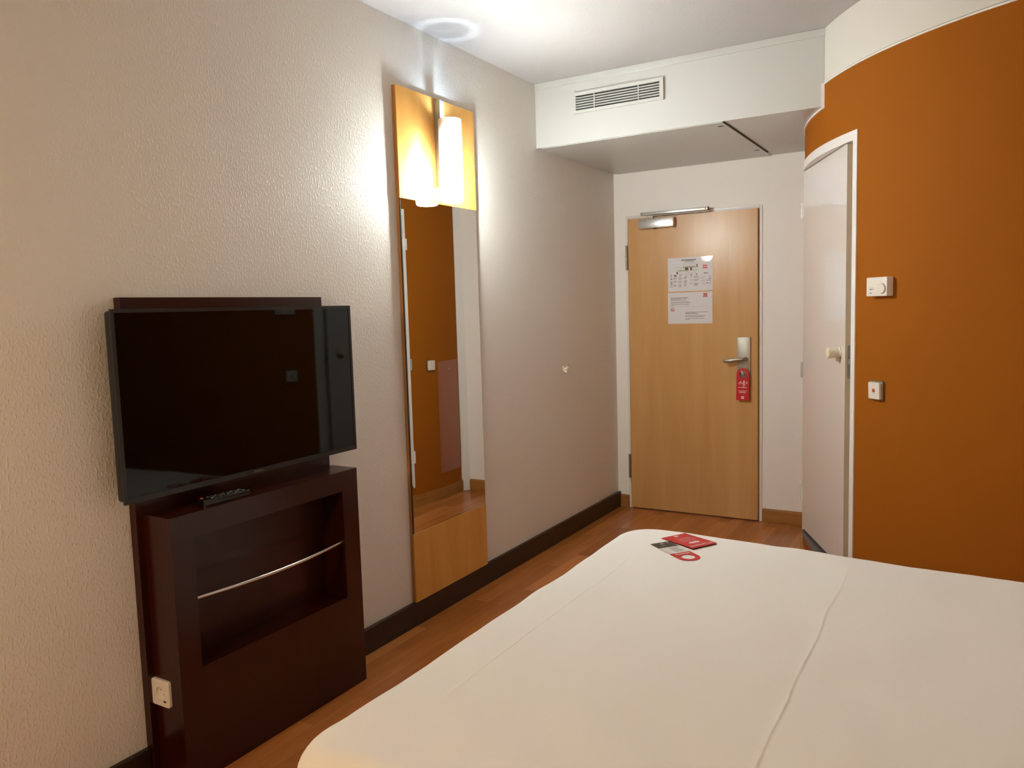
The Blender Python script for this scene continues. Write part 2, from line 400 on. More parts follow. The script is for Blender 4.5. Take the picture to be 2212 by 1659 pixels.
# ---------------- hatch and switch on the far side of the curved wall (seen in the mirror)
ht = thing('inspection_hatch', (arc(176.5,PR+.004).x,arc(176.5,PR+.004).y,.2), 'pinkish brown service hatch with a small lock, seen in the mirror', 'hatch')
MB().arcslab(181.55,172.15,PR+.004,PR+.0006,.195,1.04,20).build('hatch_frame','hatch_pink',ht,smooth=30)
MB().arcslab(181.1,172.6,PR+.007,PR+.0042,.225,1.012,20).build('hatch_door','hatch_pink',ht,smooth=30)
def on_arc(deg, z, r=PR):
    p = arc(deg, r); n = Vector((math.cos(math.radians(deg)), math.sin(math.radians(deg)),0)); tx = Vector((0,0,1)).cross(n)
    return frame_mx((p.x,p.y,z), tx, (0,0,1), n)          # x along the wall, y up, z out of the wall
MB().lathe([(.008,.0071),(.008,.010),(.005,.012),(0,.0121)],16,on_arc(176.8,.975),cap=False).build('lock','brass',ht,smooth=40)
def rrect(w,h,r,n=5,cx=0,cy=0):
    o = []
    for sx, sy, a0 in ((1,1,0),(-1,1,90),(-1,-1,180),(1,-1,270)):
        for i in range(n+1):
            a = math.radians(a0+90*i/n); o.append((cx+sx*(w/2-r)+r*math.cos(a), cy+sy*(h/2-r)+r*math.sin(a)))
    return o
def switch(deg, z, label, mark):
    mx = on_arc(deg, z, PR+.0012)
    s = thing('light_switch', mx.translation, label, 'light switch')
    MB().slab(.080,.080,.007,0,.010,.003,mx).build('switch_frame','steel_dark',s,smooth=30)
    MB().slab(.068,.071,.005,.0104,.0205,.003,mx @ Matrix.Rotation(math.radians(2),4,'X')).build('rocker','plastic',s,smooth=30)
    if mark: tag(MB().prism([(-.0075,-.006),(.0075,-.006),(.0075,.009),(-.0075,.009)],.0206,.0212,mx @ Matrix.Rotation(math.radians(2),4,'X')).build('indicator_window','orange_mark',s),'orange square window')
switch(224.5, 1.025, 'white light switch with a small orange square, on the orange wall under the thermostat', True)
switch(184.45, 1.018, 'plain white light switch beside the hatch, seen only in the mirror', False)

# ---------------- thermostat
mx = on_arc(225.2, 1.4575, PR+.0015)
th = thing('thermostat', mx.translation, 'white room thermostat with a round dial on the orange wall', 'thermostat')
MB().slab(.120,.078,.005,0,.030,.002,mx).build('housing','plastic',th,smooth=30)
dm = mx @ Matrix.Translation((.033,-.008,.0302))
dial = MB().lathe([(.0205,0),(.0200,.004),(.0185,.006),(0,.0063)],40,dm,cap=False).build('dial','plastic',th,smooth=40)
MB().ring([(.0215*math.cos(a),.0215*math.sin(a)) for a in [i*PI/16 for i in range(32)]],[(.0207*math.cos(a),.0207*math.sin(a)) for a in [i*PI/16 for i in range(32)]],.0001,.0006,dm).build('dial_gap','grey_mark',dial)
for u_, v_ in ((-.037,-.003),(-.029,-.003),(-.021,-.003),(.022,.021),(.008,-.009),(.012,.010),(.010,-.019)):
    MB().box((u_-.0012,v_-.001,.0302),(u_+.0012,v_+.001,.0306),mx=mx).build('dial_mark','grey_mark',th)
for z0, ww in ((-.010,.022),(-.025,.013)):
    sl = MB().box((-.040,z0-.0018,.0300),(-.040+ww,z0+.0018,.0304),mx=mx).build('slider_slot','ink',th)
    MB().box((-.040+ww*.6,z0-.0016,.0304),(-.040+ww*.85,z0+.0016,.0316),mx=mx).build('slider_knob','plastic',sl)

# ================================================================== VENT
vt = thing('ventilation_grille', (.4975,Y_SOF,2.457), 'white air vent with five horizontal slats on the soffit above the entrance', 'vent')
y0 = Y_SOF-.0006
def rect(x0,x1,z0,z1): return [(x0,z0),(x1,z0),(x1,z1),(x0,z1)]
VX = frame_mx((0,y0,0),(1,0,0),(0,0,1),(0,-1,0))     # z of the outline frame points to the room
MB().ring(rect(.242,.752,2.457,2.570),rect(.256,.732,2.474,2.551),0,.012,VX).build('grille_frame','white_panel',vt)
MB().box((.256,2.474,.0001),(.732,2.551,.0008),mx=VX).build('duct_back','dark_vent',vt)
for i in range(5):
    z = 2.4855+i*.01335
    MB().box((.2565,-.0021,-.0052),(.7315,.0021,.0052),.0005,mx=Matrix.Translation((0,y0-.0068,z)) @ Matrix.Rotation(PI/2,4,'X') @ Matrix.Rotation(math.radians(-12),4,'X')).build('slat','white_panel',vt)
for x in (.366,.617): MB().box((x-.0022,2.4745,.0095),(x+.0022,2.5505,.0125),mx=VX).build('upright_bar','white_panel',vt)

# ================================================================== MIRROR PANEL AND LAMP
PY1, PY2, PZ0, PZ1 = 2.7125, 3.3125, .1085, 2.3705
MZ0, MZ1 = .4231, 1.898
mp = thing('mirror_panel', (.0005,(PY1+PY2)/2,PZ0), 'tall honey wood wall panel holding a long narrow mirror', 'mirror')
MB().box((.0008,PY1,PZ0),(.0155,PY2,PZ1),.0006).build('back_board','beech_edge',mp)
MB().box((.0158,PY1,MZ1+.0003),(.022,PY2,PZ1),.0006).build('upper_panel','beech',mp)
MB().box((.0158,PY1,PZ0),(.022,PY2,MZ0-.0003),.0006).build('lower_panel','beech',mp)
MB().box((.0158,PY1,MZ0),(.0200,PY1+.007,MZ1)).build('edge_strip','mirror_edge',mp)
MB().box((.0158,PY1+.0073,MZ0),(.0195,PY2,MZ1)).build('mirror_glass','mirror',mp)

lx, ly = .090, 3.009
wl = thing('wall_lamp', (.0225,ly,1.9), 'lit white glass tube lamp on an aluminium bar above the mirror', 'lamp')
MB().box((.0226,ly-.0235,1.97),(.0285,ly+.0065,2.357),.0008).box((.0285,ly-.0235,1.97),(.055,ly-.0205,2.357)).box((.0285,ly+.0035,1.97),(.055,ly+.0065,2.357)).box((.052,ly-.0205,1.97),(.055,ly+.0035,2.357)).build('bracket','alu',wl)
M['tube'] = tube_mat()
TR = .0525
tb = MB().lathe([(0,1.9005),(TR-.010,1.9005),(TR-.004,1.903),(TR-.001,1.908),(TR,1.916),(TR,2.2685),(TR-.0015,2.2695),(TR-.004,2.2685),(TR-.004,1.912),(TR-.010,1.905),(0,1.905)],64,Matrix.Translation((lx,ly,0)),cap=False)
me_off = wl.location.copy()
shade = tb.build('glass_shade','tube',wl,smooth=40)
# object texture coordinates start at the lamp's base, so shift them to room height
for nd in M['tube'].node_tree.nodes:
    if nd.type == 'MAPPING': nd.inputs['Location'].default_value = (0,0,me_off.z)
cap = MB().ring([(.0478*math.cos(a),.0478*math.sin(a)) for a in [i*PI/24 for i in range(48)]],[(.0345*math.cos(a),.0345*math.sin(a)) for a in [i*PI/24 for i in range(48)]],2.2605,2.2615,Matrix.Translation((lx,ly,0)))
cap.lathe([(.0285,2.2605),(.0285,2.2615)],40,Matrix.Translation((lx,ly,0)))
for a in (0,120,240): cap.box((.0283,-.001,2.2606),(.0347,.001,2.2612),mx=Matrix.Translation((lx,ly,0)) @ Matrix.Rotation(math.radians(a),4,'Z'))
cap.build('ring_light_mask','steel_dark',wl)  # unseen disc and washer, added so their gap shapes a ring of light overhead
MB().box((.0556,ly-.015,2.08),(lx-.012,ly+.005,2.10)).build('bulb_holder','alu',wl)

# ================================================================== TELEVISION UNIT
CX, CY0, CY1, CZ = .155, 1.4115, 2.214, .831
tc = thing('television_console', (.0006,(CY0+CY1)/2,0), 'dark red-brown wooden wall unit with an open rack and tall back panel', 'cabinet')
MB().box((.0006,1.3895,0),(.03,2.2035,1.4755),.0008).build('back_panel','wenge',tc)
x0 = .0303
MB().box((x0,CY0+.0203,CZ-.022),(CX-.0188,CY1-.0203,CZ)).build('top_board','wenge',tc)
MB().box((x0,CY0,0),(CX-.0188,CY0+.02,CZ)).build('side_panel','wenge',tc)
MB().box((x0,CY1-.02,0),(CX-.0188,CY1,CZ)).build('side_panel','wenge',tc)
FX = frame_mx((0,0,0),(0,1,0),(0,0,1),(1,0,0))
NY0,NY1,NZ0,NZ1 = 1.4885,2.132,.353,.7565
MB().ring(rect(CY0,CY1,0,CZ),rect(NY0,NY1,NZ0,NZ1),CX-.0185,CX,FX).build('front_panel','wenge',tc)
nb = MB().box((x0+.012,NY0-.003,NZ0-.003),(x0+.018,NY1+.003,NZ1+.003)).box((x0+.018,NY0-.016,NZ0-.016),(CX-.019,NY0-.0005,NZ1+.016)).box((x0+.018,NY1+.0005,NZ0-.016),(CX-.019,NY1+.016,NZ1+.016))
nb.box((x0+.018,NY0,NZ0-.016),(CX-.019,NY1,NZ0-.0005)).box((x0+.018,NY0,NZ1+.0005),(CX-.019,NY1,NZ1+.016))
nb.build('rack_lining','wenge',tc)
# bowed metal rail across the rack
rail = [(CX-.016+.036*math.sin(PI*i/24), NY0+.001+(NY1-NY0-.002)*i/24, .564) for i in range(25)]
tag(MB().tube(rail,.006,14).build('magazine_rail','chrome',tc,smooth=40),'thin bowed silver rail')

TX, T0, T1, TZ0, TZ1 = .1, 1.3135, 2.2825, .8875, 1.441
tv = thing('television', (.0305,(T0+T1)/2,TZ0), 'black flat screen television, switched off, above the dark wooden unit', 'television')
MB().box((.0306,1.62,1.04),(.0575,1.98,1.30),.003).build('wall_mount','tv_black',tv)
MB().box((.058,T0+.004,TZ0+.004),(.0935,T1-.004,TZ1-.004),.010,3).build('housing','tv_black',tv,smooth=40)
BW = .0105
MB().ring(rect(T0,T1,TZ0,TZ1),rect(T0+BW,T1-BW,TZ0+.0165,TZ1-BW),.0937,TX,FX).build('bezel','tv_black',tv)
MB().box((.0945,T0+BW+.0003,TZ0+.0168),(TX-.0016,T1-BW-.0003,TZ1-BW-.0003)).build('screen','tv_glass',tv)
tx = MB(); text_into(tx,'SAMSUNG',.0095,frame_mx((TX+.0004,1.797,TZ0+.0075),(0,1,0),(0,0,1),(1,0,0)),.0002)
tx.build('lettering','steel_dark',tv)

# power socket on the side of the unit
sm = frame_mx((.0665,CY0-.0006,.2875),(1,0,0),(0,0,1),(0,-1,0))
so = thing('power_socket', sm.translation, 'white power socket on the side of the dark wooden unit near the floor', 'socket')
ang = [2*PI*k/72 for k in range(72)]
def inset(d):
    hw, r_ = .0415-d, max(.009-d,.001); o = []
    for a in ang:
        c_, s_ = math.cos(a), math.sin(a); k = min(hw/max(abs(c_),1e-9), hw/max(abs(s_),1e-9))
        if min(abs(k*c_),abs(k*s_)) > hw-r_:           # inside the rounded corner: meet its arc instead
            q_ = hw-r_; b_ = q_*(abs(c_)+abs(s_)); k = b_+math.sqrt(max(0,b_*b_-2*q_*q_+r_*r_))
        o.append((k*c_,k*s_))
    return o
oo = inset(0)
lp_ = [[(x_,y_,0) for x_,y_ in oo],[(x_,y_,.006) for x_,y_ in oo]]+[[(x_,y_,.006+.005*math.sin(PI/2*k/4)) for x_,y_ in inset(.005*(1-math.cos(PI/2*k/4)))] for k in range(1,5)]
lp_ += [[(x_,y_,.0104) for x_,y_ in inset(.0075)],[(x_,y_,.0104) for x_,y_ in inset(.012)]]
lp_ += [[(.0205*math.cos(a),.0205*math.sin(a),.0104) for a in ang],[(.0190*math.cos(a),.0190*math.sin(a),.0015) for a in ang]]
cv = MB(); m_ = len(oo); vv = [sm @ Vector(v) for l_ in lp_ for v in l_]
cv._faces(vv,[[q*m_+i_,q*m_+(i_+1)%m_,(q+1)*m_+(i_+1)%m_,(q+1)*m_+i_] for q in range(len(lp_)-1) for i_ in range(m_)]+[[(len(lp_)-1)*m_+i_ for i_ in range(m_)]])
cv.build('cover_plate','plastic',so,smooth=35)
for sx in (-1,1): MB().lathe([(.0024,.0016),(.0024,.0019)],12,sm @ Matrix.Translation((.0067*sx,-.0067*sx,0))).build('pin_hole','grey_mark',so)
tag(MB().prism([(.021+.0065*math.cos(a),-.022+.003*math.sin(a)) for a in [i*PI/8 for i in range(16)]],.0106,.0112,sm).build('sticker','ink',so),'small dark oval sticker')

# remote control on the console top under the screen
rm = frame_mx((.112,1.642,CZ+.0006),(.055,.9985,0),(-.9985,.055,0),(0,0,1))
rc = thing('remote_control', rm.translation, 'black remote control lying on the dark wooden unit below the television', 'remote control')
MB().slab(.172,.044,.009,0,.019,.003,rm).build('remote_body','black_gloss',rc,smooth=30)
tag(MB().lathe([(.0055,.0191),(.005,.0215),(0,.0218)],14,rm @ Matrix.Translation((-.074,.010,0)),cap=False).build('power_button',mat('red_button',(.45,.07,.02,1),.4),rc,smooth=40),'red power button')
M['btn'] = mat('grey_button_print', (.16,.15,.13,1), .4)
for i in range(9):
    for j in range(3):
        MB().box((-.0555+i*.0145,-.0145+j*.012,.0191),(-.0485+i*.0145,-.0085+j*.012,.0208),.0008,1,mx=rm).build('button','black' if (i+j)%2 else 'btn',rc)

# ================================================================== LEFT WALL KNOB
kz = frame_mx((.0012,4.264,1.044),(0,1,0),(0,0,1),(1,0,0))
wk = thing('wall_hook', kz.translation, 'small cream round hook with a slit on the textured wall, halfway up', 'hook')
MB().lathe([(.017,0),(.017,.003),(.011,.006)],24,kz @ Matrix.Translation((0,-.004,0))).build('hook_base','ivory',wk,smooth=40)
MB().tube([kz @ Vector(p) for p in ((0,-.006,.006),(0,-.006,.020),(0,.0,.028),(0,.012,.032),(0,.022,.031))],[.010,.0105,.011,.012,.009],18).build('hook_knob','ivory',wk,smooth=60)
MB().tube([kz @ Vector(p) for p in ((0,-.014,.004),(0,-.020,.014),(0,-.021,.025))],[.009,.010,.007],18).build('hook_lip','ivory',wk,smooth=60)

# ================================================================== ENTRANCE DOOR FITTINGS
yl = YL-.0006
LM = frame_mx((0,yl,0),(1,0,0),(0,0,1),(0,-1,0))      # x right, y up, z towards the room
dc = thing('door_closer', (.32,yl,1.915), 'silver door closer with a slide rail at the top of the entrance door', 'door closer')
MB().box((.199,1.917,.0002),(.443,1.980,.046),.004,mx=LM).build('closer_body','silver_paint',dc,smooth=30)
tx = MB(); words(tx,.218,.262,1.966,.003,lambda m,a,c,d,e: m.box((a,d,.0461),(c,e,.0464),mx=LM),w=.014); tx.build('lettering','grey_mark',dc)
MB().lathe([(.012,.0),(.012,.004)],18,Matrix.Translation((.309,yl-.024,1.9125))).build('adjuster_cap','black',dc)
MB().lathe([(.009,1.9802),(.009,1.997)],18,Matrix.Translation((.291,yl-.024,0))).build('spindle','steel',dc,smooth=40)
am = frame_mx((.291,yl-.024,1.996),Vector((.392,.010,0)).normalized(),Vector((-.010,.392,0)).normalized(),(0,0,1))
MB().box((-.012,-.009,0),(.385,.009,.006),.002,mx=am).build('arm','steel',dc)
MB().box((.214,2.0045,.0215),(.668,2.0235,.043),.002,mx=LM).build('slide_rail','silver_paint',dc,smooth=30)
for x in (.219,.6605): MB().lathe([(.0036,.0431),(.0034,.0438)],14,LM @ Matrix.Translation((x+(.006 if x<.4 else -.006),2.014,0))).build('screw','black',dc)
MB().box((.668,2.0035,.0215),(.674,2.0245,.042),.001,mx=LM).build('rail_end_cap','black',dc)

hd = thing('door_handle_set', (.888,yl,.93), 'steel door handle on a long plate on the entrance door', 'door handle')
MB().box((.846,.930,.0002),(.929,1.1905,.011),.003,mx=LM).build('cover_plate','steel',hd,smooth=30)
MB().lathe([(.0125,.0112),(.0115,.018),(.0105,.030)],24,LM @ Matrix.Translation((.9,1.052,0))).build('handle_neck','steel',hd,smooth=40)
lev = [LM @ Vector(p) for p in ((.903,1.052,.030),(.901,1.052,.042),(.893,1.052,.050),(.875,1.0515,.052),(.845,1.048,.052),(.812,1.043,.053),(.786,1.040,.052),(.770,1.040,.049),(.762,1.041,.047))]
MB().tube(lev,[(.0105,.0105),(.0105,.0105),(.010,.0105),(.0085,.0105),(.008,.0125),(.008,.0135),(.007,.0115),(.006,.008),(.002,.003)],20).build('lever','steel',hd,smooth=60)
tk = MB().lathe([(.016,.0112),(.0155,.020)],24,LM @ Matrix.Translation((.888,.963,0))).build('turn_base','steel',hd,smooth=40)
MB().prism([(.0065*math.cos(a),.019*math.sin(a)) for a in [i*PI/8 for i in range(16)]],.0202,.044,LM @ Matrix.Translation((.886,.966,0)) @ Matrix.Rotation(math.radians(28),4,'Z'),bev=.003).build('thumb_turn','steel',hd,smooth=40)

# door hanger on the thumb turn: outline with a round hole
def hanger_outline(w, h, n=28, r_hole=.019, drop=.041):
    """outer and inner loops with matching points; origin at the hole, y up, hanging down h-drop"""
    inner, outer = [], []
    for i in range(n*2):
        a = 2*PI*i/(n*2); inner.append((r_hole*math.cos(a), r_hole*math.sin(a)))
        c, s = math.cos(a), math.sin(a); R = w/2
        if s >= 0: outer.append((R*c, R*s))
        else:
            k = min(R/abs(c) if abs(c) > 1e-6 else 1e9, (h-R)/abs(s)); outer.append((k*c, k*s))
    # put true corners in
    for cx in (R, -R):
        j = min(range(len(outer)), key=lambda i: (outer[i][0]-cx)**2+(outer[i][1]+(h-R))**2); outer[j] = (cx, -(h-R))
    return outer, inner
HM = LM @ Matrix.Translation((.8853,.9535,.0235)) @ Matrix.Rotation(math.radians(-.6),4,'Z') @ Matrix.Rotation(math.radians(-1.0),4,'X')
hg = thing('door_hanger', HM.translation, 'red door hanger card hanging on the entrance door handle plate', 'door hanger')
o_, i_ = hanger_outline(.0815,.207,r_hole=.0225)
MB().ring(o_,i_,-.0004,.0004,HM).build('hanger_card','red',hg)
tx = MB()
text_into(tx,'E',.016,HM @ Matrix.Translation((-.0235,-.056,.0008)),.0001)
text_into(tx,'N',.036,HM @ Matrix.Translation((-.0075,-.056,.0008)),.0001,shear=.05)
text_into(tx,'Y',.020,HM @ Matrix.Translation((.0275,-.056,.0008)),.0001)
text_into(tx,'O',.022,HM @ Matrix.Translation((.0155,-.056,.0008)),.0001)
text_into(tx,'J',.050,HM @ Matrix.Translation((.0085,-.056,.0008)),.0001)
HP_ = lambda m,a,c,d,e: m.box((a,d,.0006),(c,e,.0009),mx=HM)
words(tx,-.027,.027,-.0835,.0045,HP_,w=.007)
words(tx,-.028,.028,-.105,.003,HP_,w=.009); words(tx,-.018,.018,-.111,.003,HP_,w=.009); words(tx,-.024,.023,-.117,.0034,HP_,w=.009)
tx.build('lettering','pink_print',hg)
def pillow(w,h,k=.1,n=6):
    o = []
    cs = [(-w/2,-h/2),(w/2,-h/2),(w/2,h/2),(-w/2,h/2)]
    for i in range(4):
        a, c = Vector(cs[i]), Vector(cs[(i+1)%4]); nrm = Vector((-(c-a).y,(c-a).x)).normalized()
        for t in range(n): 
            u = t/n; o.append(tuple(a.lerp(c,u)+nrm*k*min(w,h)*math.sin(PI*u)))
    return o
lg = MB().prism(pillow(.020,.020),.0006,.0009,HM @ Matrix.Translation((0,-.1475,0))).build('logo','pink_print',hg)
tx = MB(); text_into(tx,'ibis',.0085,HM @ Matrix.Translation((0,-.1475,.0011)),.0001); tx.build('lettering','red_logo',lg)

# ---------------- two laminated notices on the entrance door
def notice(x0,x1,z0,z1,label):
    s = thing('notice', ((x0+x1)/2,yl,z0), label, 'notice', None)
    return s
PM = lambda x0,z1,x1,z0: (lambda px,py: (x0+px*(x1-x0), z1+py*(z0-z1)))
# upper notice: escape plan.  card coordinates: fractions of the crop, x right, y down
x0,x1,z0,z1 = .388,.688,1.4945,1.7145
nt = notice(x0,x1,z0,z1,'upper laminated notice on the entrance door with an escape floor plan')
sh = MB()
def curled(mb, x0,x1,z0,z1, curl):
    nx, nz = 16, 12
    g = [[(x0+(x1-x0)*i/nx, z0+(z1-z0)*j/nz, .0008+curl(i/nx,j/nz)) for i in range(nx+1)] for j in range(nz+1)]
    vs = [mb.bm.verts.new(LM @ Vector(g[j][i])) for j in range(nz+1) for i in range(nx+1)]
    vb = [mb.bm.verts.new(LM @ (Vector(g[j][i])-Vector((0,0,.0005)))) for j in range(nz+1) for i in range(nx+1)]
    W = nx+1
    for j in range(nz):
        for i in range(nx):
            a,b,c,d = j*W+i, j*W+i+1, (j+1)*W+i+1, (j+1)*W+i
            mb.bm.faces.new([vs[a],vs[b],vs[c],vs[d]]); mb.bm.faces.new([vb[d],vb[c],vb[b],vb[a]])
    per = [i for i in range(nx)]+[j*W+nx for j in range(nz)]+[nz*W+i for i in range(nx,0,-1)]+[j*W for j in range(nz,0,-1)]
    for a,b in zip(per, per[1:]+per[:1]): mb.bm.faces.new([vs[b],vs[a],vb[a],vb[b]])
CURL = lambda u,v: .0030*math.exp(-((u-.86)/.13)**2-((v-.84)/.085)**2)
curled(sh,x0,x1,z0,z1,CURL)
sh.build('laminated_sheet','laminate',nt,smooth=40)
ZP = .0013
W_, H_ = x1-x0, z1-z0
def lift(u,v): return ZP+max(CURL(u+du,1-v+dv) for du in (-.012,0,.012) for dv in (-.02,0,.02))-.0003
def nb_(mb,a,c,d,e,k=0):
    h = lift((a+c)/2,(d+e)/2)+k; mb.box((x0+a*W_, z1-e*H_, h), (x0+c*W_, z1-d*H_, h+.0002), mx=LM)
def nline(mb,a,c,v,h,w=.03): 
    words(mb,a,c,v,h,lambda m,p,q,r,s: nb_(m,p,q,r,s),w=w)
m = MB(); nline(m,.305,.635,.078,.024,.05); m.build('heading','ink',nt)
for q4 in ((.645,.665,.21,.30),(.20,.225,.415,.49)): m = MB(); nb_(m,*q4); m.build('stair_block','ink',nt)
m = MB(); nline(m,.40,.58,.11,.012); nline(m,.36,.60,.133,.014); m.build('subheading','grey_mark',nt)
# plan walls
m = MB(); lw, lh = .0045, .006
def wallbox(a,c,d,e):
    nb_(m,a,c,d,d+lh); nb_(m,a,c,e-lh,e); nb_(m,a,a+lw,d,e); nb_(m,c-lw,c,d,e)
wallbox(.348,.635,.185,.275)
for i in range(1,7): nb_(m,.348+i*.041,.352+i*.041,.185,.275)
wallbox(.19,.348,.28,.368)
for i in range(1,4): nb_(m,.19+i*.0395,.194+i*.0395,.28,.368)
wallbox(.232,.465,.40,.49)
for i in range(1,6): nb_(m,.232+i*.0388,.236+i*.0388,.40,.49)
wallbox(.348,.675,.30,.385)
for a in (.385,.465,.50,.555,.59,.635): nb_(m,a,a+lw,.30,.385)
wallbox(.465,.635,.385,.475)
m.build('floor_plan','light_grey_mark',nt)
m = MB(); nb_(m,.352,.63,.275,.298); nb_(m,.232,.462,.378,.398); m.build('corridor','olive',nt)
m = MB(); nb_(m,.388,.463,.305,.372,.0003); m.build('stairwell','green',nt)
m = MB(); nb_(m,.505,.545,.30,.385,.0003); m.build('lift_core','brown_print',nt)
lg = MB().prism(pillow(.031,.029,.12),lift(.832,.295),lift(.832,.295)+.0003,LM @ Matrix.Translation((x0+.832*W_,z1-.295*H_,0))).build('logo','red_logo',nt)
tx = MB(); text_into(tx,'ibis',.013,LM @ Matrix.Translation((x0+.832*W_,z1-.292*H_,lift(.832,.295)+.0006)),.0001); tx.build('lettering','pink_print',lg)
def disc(mb,u,v,r,mx_w=1,k=0,hole=0):
    cx, cz = x0+u*W_, z1-v*H_
    o = [(cx+r*math.cos(a),cz+r*math.sin(a)) for a in [i*PI/10 for i in range(20)]]
    k += lift(u,v)-ZP
    if hole: mb.ring(o,[(cx+hole*math.cos(a),cz+hole*math.sin(a)) for a in [i*PI/10 for i in range(20)]],ZP+k,ZP+k+.0002,LM)
    else: mb.prism(o,ZP+k,ZP+k+.0002,LM)
for u_, v_, k_ in ((.07,.535,0),(.65,.51,0)): m = MB(); disc(m,u_,v_,.0053,hole=.003); m.build('round_symbol','ink',nt)
for q4 in ((.135,.195,.515,.55),(.06,.10,.625,.645),(.06,.10,.735,.76),(.055,.065,.84,.87),(.085,.095,.84,.87),(.865,.885,.69,.715),(.865,.89,.765,.79),(.755,.77,.625,.645),(.755,.77,.70,.715)): m = MB(); nb_(m,*q4); m.build('symbol','ink',nt)
m = MB(); nline(m,.80,.905,.484,.017,.05); m.build('heading','ink',nt)
for q4 in ((.265,.275,.505,.56),(.285,.305,.505,.53),(.40,.42,.52,.545)): m = MB(); nb_(m,*q4); m.build('symbol','red_logo',nt)
m = MB(); disc(m,.525,.52,.0055,hole=.0015); m.build('round_symbol','red_logo',nt)
for (a,c,vs) in ((.045,.105,(.595,.605,.685,.70,.79,.80,.81)),(.125,.205,(.58,.595,.61,.625,.638,.69,.705,.72,.735,.80,.815,.83,.85)),(.24,.325,(.585,.60,.615,.63,.645,.69,.71,.725,.74,.79,.81,.83,.845,.86)),
                  (.36,.44,(.57,.585,.60,.615,.63,.68,.695,.71,.725,.74,.755,.79,.81,.83,.85)),(.49,.57,(.57,.585,.665,.68,.77,.785)),(.585,.70,(.56,.575,.59,.605,.655,.67,.685,.70,.77,.785,.80,.815,.83,.845)),
                  (.785,.83,(.585,.60,.65,.665,.72,.735,.79,.805)),(.905,.98,(.575,.59,.63,.645,.66,.675,.69,.715,.725,.78,.795)),(.83,.895,(.505,))):
    m = MB()
    for v in vs: nline(m,a,a+(c-a)*random.uniform(.7,1),v,.0075,.02)
    m.build('small_print','grey_mark',nt)

# lower notice: house rules
x0,x1,z0,z1 = .3865,.686,1.2815,1.4875
W_, H_ = x1-x0, z1-z0
nt = notice(x0,x1,z0,z1,'lower laminated notice on the entrance door with two text blocks and a round red sign')
CURL = lambda u,v: .0026*math.sin(PI*v)*(.4+.6*u)+.0012*math.exp(-((u-.50-.30*(v-.62)**2)/.05)**2)
sh = MB(); curled(sh,x0,x1,z0,z1,CURL); sh.build('laminated_sheet','laminate',nt,smooth=60)
ZP = .0013
lines = lambda L: [nline(m,a,c,v,.014,.04) for a,c,v in L]
m = MB(); lines([(.065,.45,.165),(.065,.45,.192),(.065,.29,.22),(.065,.41,.248)]); lines([(.065,.49,.302),(.065,.525,.335)]); lines([(.065,.485,.385),(.065,.145,.415)]); m.build('upper_text_block','grey_mark',nt)
m = MB(); [nb_(m,.065+i*.0285,.065+i*.0285+.0287,.452,.457) for i in range(30)]; m.build('rule','light_grey_mark',nt)
m = MB(); lines([(.395,.895,.635),(.395,.66,.665),(.395,.68,.692)]); lines([(.395,.835,.75),(.395,.80,.778)]); lines([(.395,.815,.835),(.395,.49,.865)]); m.build('lower_text_block','grey_mark',nt)
m = MB(); disc(m,.107,.545,.0135,hole=.0105)
m.box((-.011,-.0014,0),(.011,.0014,.0002),mx=LM @ Matrix.Translation((x0+.107*W_,z1-.545*H_,lift(.107,.545))) @ Matrix.Rotation(math.radians(-45),4,'Z')); m.build('no_smoking_sign','red_logo',nt)
m = MB(); nb_(m,.085,.125,.545,.562); m.build('cigarette_symbol','ink',nt)
lg = MB().prism(pillow(.029,.028,.12),lift(.842,.105),lift(.842,.105)+.0003,LM @ Matrix.Translation((x0+.842*W_,z1-.105*H_,0))).build('logo','red_logo',nt)
tx = MB(); text_into(tx,'ibis',.012,LM @ Matrix.Translation((x0+.842*W_,z1-.103*H_,lift(.842,.105)+.0006)),.0001); tx.build('lettering','pink_print',lg)

